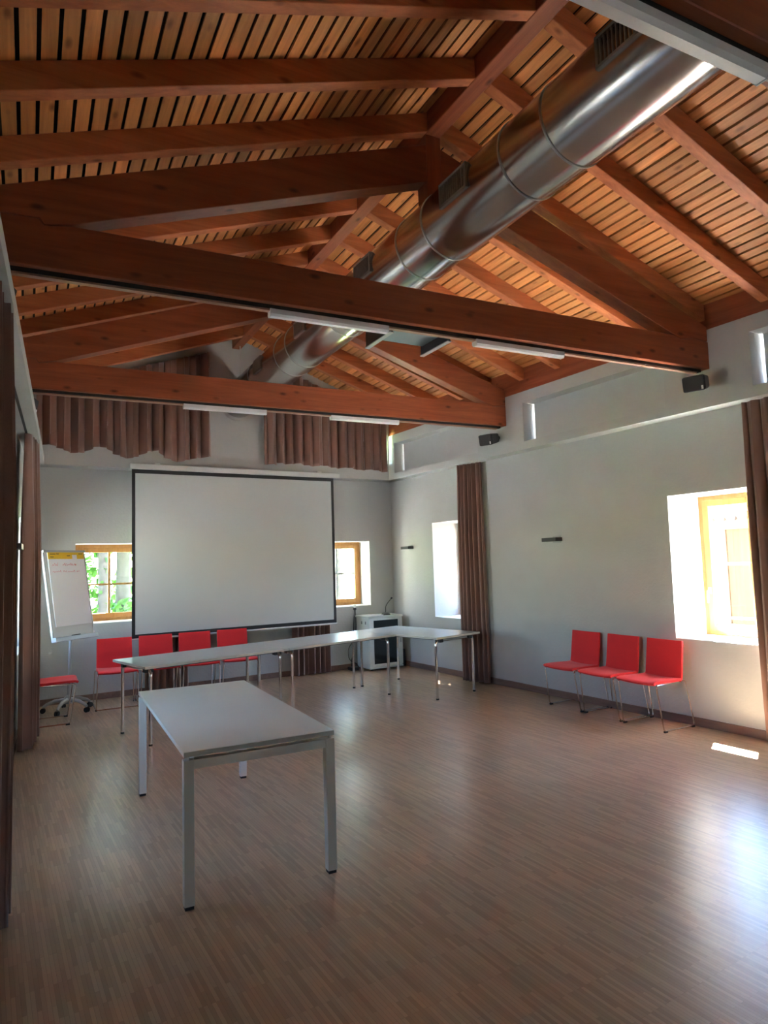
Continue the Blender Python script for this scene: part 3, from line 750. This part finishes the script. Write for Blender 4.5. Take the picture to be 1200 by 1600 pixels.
fbox('pen', 'dark', -0.06, 0.06, 0.040, 0.050, 0.025, 0.04)
pd = fbox('paper_pad', 'paper', -BWD / 2 + 0.05, BWD / 2 - 0.02, 0.165, BHT - 0.005, 0.004, 0.014)
hd = fbox('header_strip', 'yellow', -BWD / 2 + 0.05, BWD / 2 - 0.02, BHT - 0.085, BHT - 0.004, 0.014, 0.0165)
for a, b, z in ((-0.22, -0.14, 0.055), (-0.13, -0.09, 0.058), (-0.22, -0.17, 0.022), (0.02, 0.07, 0.035), (0.20, 0.26, 0.058)):
    fbox('printed_mark', 'black', a, b, BHT - 0.085 + z, BHT - 0.085 + z + 0.008, 0.0165, 0.0172, hd)
fbox('white_label', 'paper', 0.10, 0.17, BHT - 0.085, BHT - 0.035, 0.0165, 0.0172, hd)
# illegible handwriting in two lines
hw_rng = random.Random(4)
def scrawl(x, z, wlen, hgt):
    pts = []; n = max(5, int(wlen / 0.011))
    for i in range(n + 1):
        pts.append((x + wlen * i / n + hw_rng.uniform(-0.004, 0.004), z + (hgt * hw_rng.uniform(0.3, 1.0) if i % 2 else hw_rng.uniform(-0.2, 0.15) * hgt), 0.0155))
    MB().tube(fillet(pts, 0.006, 2), 0.0016, 5).xform(FM).build('handwriting', 'ink', pd)
for x, wl_ in ((-0.205, 0.085), (-0.06, 0.06), (0.01, 0.10), (0.125, 0.02)): scrawl(x, BHT - 0.165, wl_, 0.038)
for x, wl_ in ((-0.205, 0.12), (-0.055, 0.05), (0.01, 0.11), (0.14, 0.045)): scrawl(x, BHT - 0.245, wl_, 0.024)
MB().tube([(0.0, 0.0, 0.14), (0.02, -0.015, 0.88)], 0.017, 14).build('pole', 'alu', fc, smooth=True)
MB().lathe([(0.04, 0.09), (0.045, 0.12), (0.035, 0.16), (0.02, 0.19)], (0, 0, 0), 16).build('hub', 'alu', fc, smooth=True)
for k in range(5):
    a = radians(-118 + 72 * k); dx, dy = cos(a), sin(a)
    pth = [(0.02 * dx, 0.02 * dy, 0.135), (0.14 * dx, 0.14 * dy, 0.13), (0.23 * dx, 0.23 * dy, 0.098), (0.27 * dx, 0.27 * dy, 0.070)]
    arm = MB().tube(pth, [0.026, 0.022, 0.018, 0.015], 10).build('base_arm', 'alu', fc, smooth=True)
    for s in (-1, 1):
        wv = Vector((-dy, dx, 0)) * 0.012 * s
        cpt = Vector((0.27 * dx, 0.27 * dy, 0.030)) + wv
        MB().tube([cpt - Vector((-dy, dx, 0)) * 0.008, cpt + Vector((-dy, dx, 0)) * 0.008], 0.030, 14).build('castor_wheel', 'dark', arm, smooth=True)

# ------------------------------------------------------------------ equipment rack and what stands on it
RKX, RKY = 4.865, 9.24
rk = thing('equipment_rack', 'light grey equipment rack with smoked glass door in the back corner', 'rack cabinet', (RKX, RKY, 0), radians(2.5))
W2, D2 = 0.295, 0.205
MB().box(-W2, W2, -D2 + 0.02, D2, 0.055, 0.795).build('body', 'rack', rk, bevel=0.006)
MB().box(-W2 - 0.012, W2 + 0.012, -D2 - 0.01, D2 + 0.01, 0.795, 0.828).build('top_plate', 'rack', rk, bevel=0.008)
MB().box(-W2, W2, -D2 - 0.008, D2, 0.03, 0.060).build('plinth', 'rack', rk)
dr = MB()
for a, b, c, d in ((-W2, -W2 + 0.075, 0.07, 0.785), (W2 - 0.075, W2, 0.07, 0.785), (-W2 + 0.075, W2 - 0.075, 0.07, 0.10), (-W2 + 0.075, W2 - 0.075, 0.76, 0.785)): dr.box(a, b, -D2 - 0.006, -D2 + 0.018, c, d)
dro = dr.build('door', 'rack', rk)
MB().box(-W2 + 0.075, W2 - 0.075, -D2 - 0.002, -D2 + 0.008, 0.10, 0.76).build('door_glass', 'rack_glass', dro)
MB().box(W2 - 0.045, W2 - 0.025, -D2 - 0.014, -D2 - 0.006, 0.40, 0.46).build('lock', 'alu', dro)
for y in (-0.09, 0.03): MB().box(-W2 - 0.002, -W2 + 0.004, y - 0.012, y + 0.012, 0.70, 0.745).build('side_slot', 'dark', rk)
for x in (-0.24, 0.24):
    for y in (-0.15, 0.15): MB().tube([(x - 0.012, y, 0.028), (x + 0.012, y, 0.028)], 0.028, 12).build('castor', 'dark', rk, smooth=True)
mc = thing('desk_microphone', 'black gooseneck microphone on the equipment rack', 'microphone', (4.925, 9.12, 0.8285))
MB().lathe([(0.07, 0.0), (0.072, 0.012), (0.05, 0.03), (0.015, 0.042)], (0, 0, 0), 20).build('foot', 'black', mc, smooth=True)
MB().tube(fillet([(0, 0, 0.035), (0.0, 0, 0.13), (0.035, 0, 0.18), (0.10, 0, 0.245)], 0.05), 0.006, 8).build('gooseneck', 'black', mc, smooth=True)
MB().tube([(0.096, 0, 0.241), (0.105, 0, 0.251), (0.116, 0, 0.262), (0.122, 0, 0.268)], [0.009, 0.016, 0.016, 0.008], 10).build('capsule', 'black', mc, smooth=True)
pp = thing('paper_stack', 'loose white sheets lying on the rack beside the microphone', 'papers', (4.70, 9.16, 0.8285), 0.2)
for k in range(3): MB().box(-0.105, 0.105, -0.15, 0.15, k * 0.004, k * 0.004 + 0.003).xform(Matrix.Rotation(0.12 * k, 4, 'Z')).build('sheet', 'paper', pp)
sp = MB().box(5.19, 5.285, 9.17, 9.42, 0.0, 0.27).build('black_box', 'black', None, bevel=0.012, seg=3)
tag(sp, 'small black box on the floor right of the rack', 'box')
# cables at the window sill
sk = thing('plug_adapter', 'white plug adapter hanging at the sill beside the rack', 'adapter', (4.545, By(4.54) - 0.03, 0.965))
MB().box(-0.02, 0.02, -0.02, 0.02, -0.02, 0.03).build('plug', 'socket', sk, bevel=0.006)
MB().box(-0.014, 0.022, -0.022, 0.018, -0.055, -0.02).build('coupling', 'black', sk, bevel=0.004)
y_ = By(4.5) - 0.035
c1 = MB().tube(fillet([(4.54, y_, 0.92), (4.515, y_, 0.6), (4.51, y_, 0.25), (4.44, y_ - 0.03, 0.10), (4.46, y_ - 0.045, 0.012)], 0.05), 0.007, 8).build('power_cable', 'cable', None, smooth=True)
tag(c1, 'black cable dropping straight from the sill adapter to the floor', 'cable')
c2 = MB().tube(fillet([(4.555, y_, 0.92), (4.558, y_ - 0.005, 0.72), (4.55, y_, 0.45), (4.40, y_ - 0.02, 0.34), (4.40, y_ - 0.04, 0.15), (4.52, y_ - 0.05, 0.09), (4.56, y_ - 0.1, 0.012)], 0.09), 0.006, 8).build('power_cable', 'cable', None, smooth=True)
tag(c2, 'looping black cable between sill adapter and rack', 'cable')
ms = MB().box(4.37, 4.50, y_ - 0.20, y_ - 0.06, 0.0, 0.05).build('power_strip', 'black', None, bevel=0.01)
tag(ms, 'black power strip on the floor left of the rack', 'power strip')

# ------------------------------------------------------------------ wall lamps and speakers
def wall_lamp(label, loc, rz, ln=0.26, dp=0.10):
    t = thing('wall_lamp', label, 'lamp', loc, rz, group='black wall uplights')
    MB().box(-dp, 0.0, -ln / 2, ln / 2, -0.022, 0.022).build('housing', 'black', t, bevel=0.003, seg=1)
    MB().box(-0.004, 0.001, -ln / 2 + 0.03, ln / 2 - 0.03, -0.04, 0.04).build('wall_plate', 'alu', t)
    return t
wall_lamp('black wall lamp above the three red chairs', (Rx(5.92) - 0.001, 5.92, 1.855), -math.atan(KR) * -1)
wall_lamp('black wall lamp between back corner and far window recess', (Rx(9.0) - 0.001, 9.0, 1.868), math.atan(KR) * 1)
wall_lamp('black wall lamp on the left wall between the two curtains', (Lf(5.7) - OFF_L + 0.001, 5.7, 1.84), pi - math.atan(KL), 0.26, 0.13)
def speaker(label, loc, rz, tl):
    t = thing('loudspeaker', label, 'loudspeaker', loc, rz, group='black loudspeakers on the ledges')
    rot = Matrix.Rotation(tl, 4, 'Y')
    MB().prism([(-0.075, -0.055), (0.075, -0.055), (0.075, 0.055), (-0.075, 0.055)], lambda y, z: (-0.24, y * 1.0, z), lambda y, z: (-0.06, y * 0.8, z * 0.8)).xform(rot).build('cabinet', 'black', t, bevel=0.02, seg=4)
    MB().prism([(-0.066, -0.047), (0.066, -0.047), (0.066, 0.047), (-0.066, 0.047)], lambda y, z: (-0.245, y, z), lambda y, z: (-0.236, y, z)).xform(rot).build('grille', 'dark', t)
    MB().box(-0.248, -0.244, -0.062, -0.05, -0.045, -0.02).xform(rot).build('badge', 'socket', t)
    MB().tube([(-0.09, 0, 0), (-0.01, 0, 0), (0.025, 0, 0)], [0.03, 0.02, 0.022], 10).build('wall_bracket', 'black', t, smooth=True)
    t.scale = (1.2, 1.3, 1.3)
    return t
sx = lambda y: Rx(y) - OFF_R
speaker('black loudspeaker under the right end of the middle truss', (sx(3.80) - 0.045, 3.80, 3.205), 0.35, radians(-12))
speaker('black loudspeaker under the right end of the farthest truss', (sx(6.60) - 0.045, 6.60, 3.195), 0.35, radians(-12))
speaker('black loudspeaker peeking over the left ledge at the middle truss', (Lf(4.15) - 0.325, 4.15, 3.24), pi - 0.3, radians(-12))
speaker('black loudspeaker peeking over the left ledge before the gable curtain', (Lf(7.2) - 0.315, 7.2, 3.33), pi - 0.3, radians(-12))

# ------------------------------------------------------------------ outside
gr = MB().box(-40, 60, -30, 60, -0.45, -0.40).build('ground', 'gravel')
tag(gr, 'grey gravel ground outside the windows', 'ground', kind='structure')
gs = MB().box(-14, 6.6, 12.5, 40, -0.40, -0.36).build('lawn', 'grass')
tag(gs, 'grass strip under the trees behind the building', 'lawn', kind='structure')
def leaves(m, c, r, n, size, rn, squash=0.8):
    for _ in range(n):
        while True:
            q = Vector((rn.uniform(-1, 1), rn.uniform(-1, 1), rn.uniform(-1, 1)))
            if 0.25 < q.length < 1: break
        p = Vector(c) + Vector((q.x * r, q.y * r, q.z * r * squash))
        a = Vector((rn.gauss(0, 1), rn.gauss(0, 1), rn.gauss(0, 1))).normalized(); b = a.orthogonal().normalized()
        s = size * rn.uniform(0.6, 1.3)
        m.add([p - a * s, p + b * s * 0.45, p + a * s, p - b * s * 0.45], [(0, 1, 2, 3)])
def tree(label, x, y, r, h, seed, crowns, ivy, shade_canopy=()):
    rn = random.Random(seed)
    t = thing('tree', label, 'tree', (x, y, -0.70), group='trees behind the building')
    pth = [(0, 0, 0), (0.04, 0.02, h * 0.3), (rn.uniform(-0.1, 0.1), 0.05, h * 0.65), (rn.uniform(-0.2, 0.2), 0.0, h)]
    MB().tube(pth, [r * 1.15, r, r * 0.85, r * 0.45], 14).build('trunk', 'bark', t, smooth=True)
    iv = MB()
    for _ in range(ivy):
        z = rn.uniform(0.1, h * 0.62); a = rn.uniform(0, 2 * pi); q = Vector((cos(a) * r * 1.12, sin(a) * r * 1.12, z))
        d = Vector((cos(a), sin(a), 0)) + Vector((rn.gauss(0, 0.5), rn.gauss(0, 0.5), rn.gauss(0, 0.5))); d.normalize(); b = d.orthogonal().normalized(); e = d.cross(b)
        s = rn.uniform(0.04, 0.085); iv.add([q - b * s, q + e * s, q + b * s, q - e * s], [(0, 1, 2, 3)])
    if ivy: iv.build('ivy', 'leaf2', t)['kind'] = 'stuff'
    cm = MB()
    for cx, cy_, cz, cr, n in crowns: leaves(cm, (cx, cy_, cz), cr, n, 0.12, rn)
    for cx, cy_, cz, cr, n in shade_canopy: leaves(cm, (cx, cy_, cz), cr, n, 0.26, rn, 0.42)  # leaf mass added out of view to keep sun off trunks and ground
    fo = cm.build('foliage', 'leaf', t); fo['kind'] = 'stuff'
tree('ivy-clad tree seen beside the flip chart through the back window', 1.29, 14.2, 0.12, 7.5, 1, [(0.1, 1.2, 3.9, 1.5, 1100), (-0.9, 1.9, 2.2, 1.0, 700), (0.1, -0.3, 6.0, 2.0, 900), (-0.3, 1.5, 1.0, 0.8, 350), (-0.5, 0.2, 2.9, 0.5, 160)], 110, [(1.2, 0.4, 6.6, 3.4, 3600)])
tree('leaning dark tree trunk in the right half of the back left window', 1.80, 15.6, 0.15, 7.5, 2, [(0.5, 1.4, 3.6, 1.3, 900), (0.1, -0.2, 6.0, 1.8, 800), (0.6, 2.0, 1.7, 0.9, 450), (-0.2, 0.9, 1.2, 0.7, 300), (0.1, -0.4, 1.5, 0.35, 60)], 0, [(2.6, 1.6, 6.8, 3.4, 3600)])
tree('pale green tree behind the window right of the screen', 7.4, 16.5, 0.18, 6.5, 3, [(0.0, 0.0, 4.0, 1.5, 1300), (-0.8, 0.4, 3.6, 1.0, 600)], 0)
tree('dense unseen tree added to shade the far right window', 8.35, 9.15, 0.16, 6.4, 6, [(0, 0, 5.8, 1.5, 3000), (-0.5, -0.6, 5.0, 1.1, 1800), (0.2, 0.7, 5.2, 1.2, 1600)], 0)  # unseen sun blocker, added so the far recess gets sky light only
# shed opposite the right window
sh = thing('plank_shed', 'weathered plank shed with tiled roof opposite the near right window', 'shed', (9.5, 6.4, -0.70))
rs = random.Random(12)
for k in range(22):
    y0 = -3.4 + k * 0.19
    MB().box(0.0 + rs.uniform(-0.012, 0.012), 0.03, y0 + 0.004, y0 + 0.19 - 0.004, 0.0, 2.72).build('plank', 'plank', sh)
MB().box(0.03, 2.6, -3.4, 0.78, 0.0, 2.72).build('core', 'bark', sh)
MB().box(-0.06, 0.03, -3.5, 0.86, 2.70, 2.84).build('eaves_board', 'eaves', sh)
for k in range(24):
    y0 = -3.5 + k * 0.185
    MB().tube([(-0.16, y0, 2.88), (1.4, y0, 3.42)], 0.085, 8).build('roof_tile', 'tile', sh, smooth=True)
tree('bushy tree rising behind the plank shed', 12.8, 9.0, 0.14, 3.6, 5, [(0, 0, 3.5, 0.95, 900), (0.1, -0.9, 3.3, 0.8, 600)], 0)
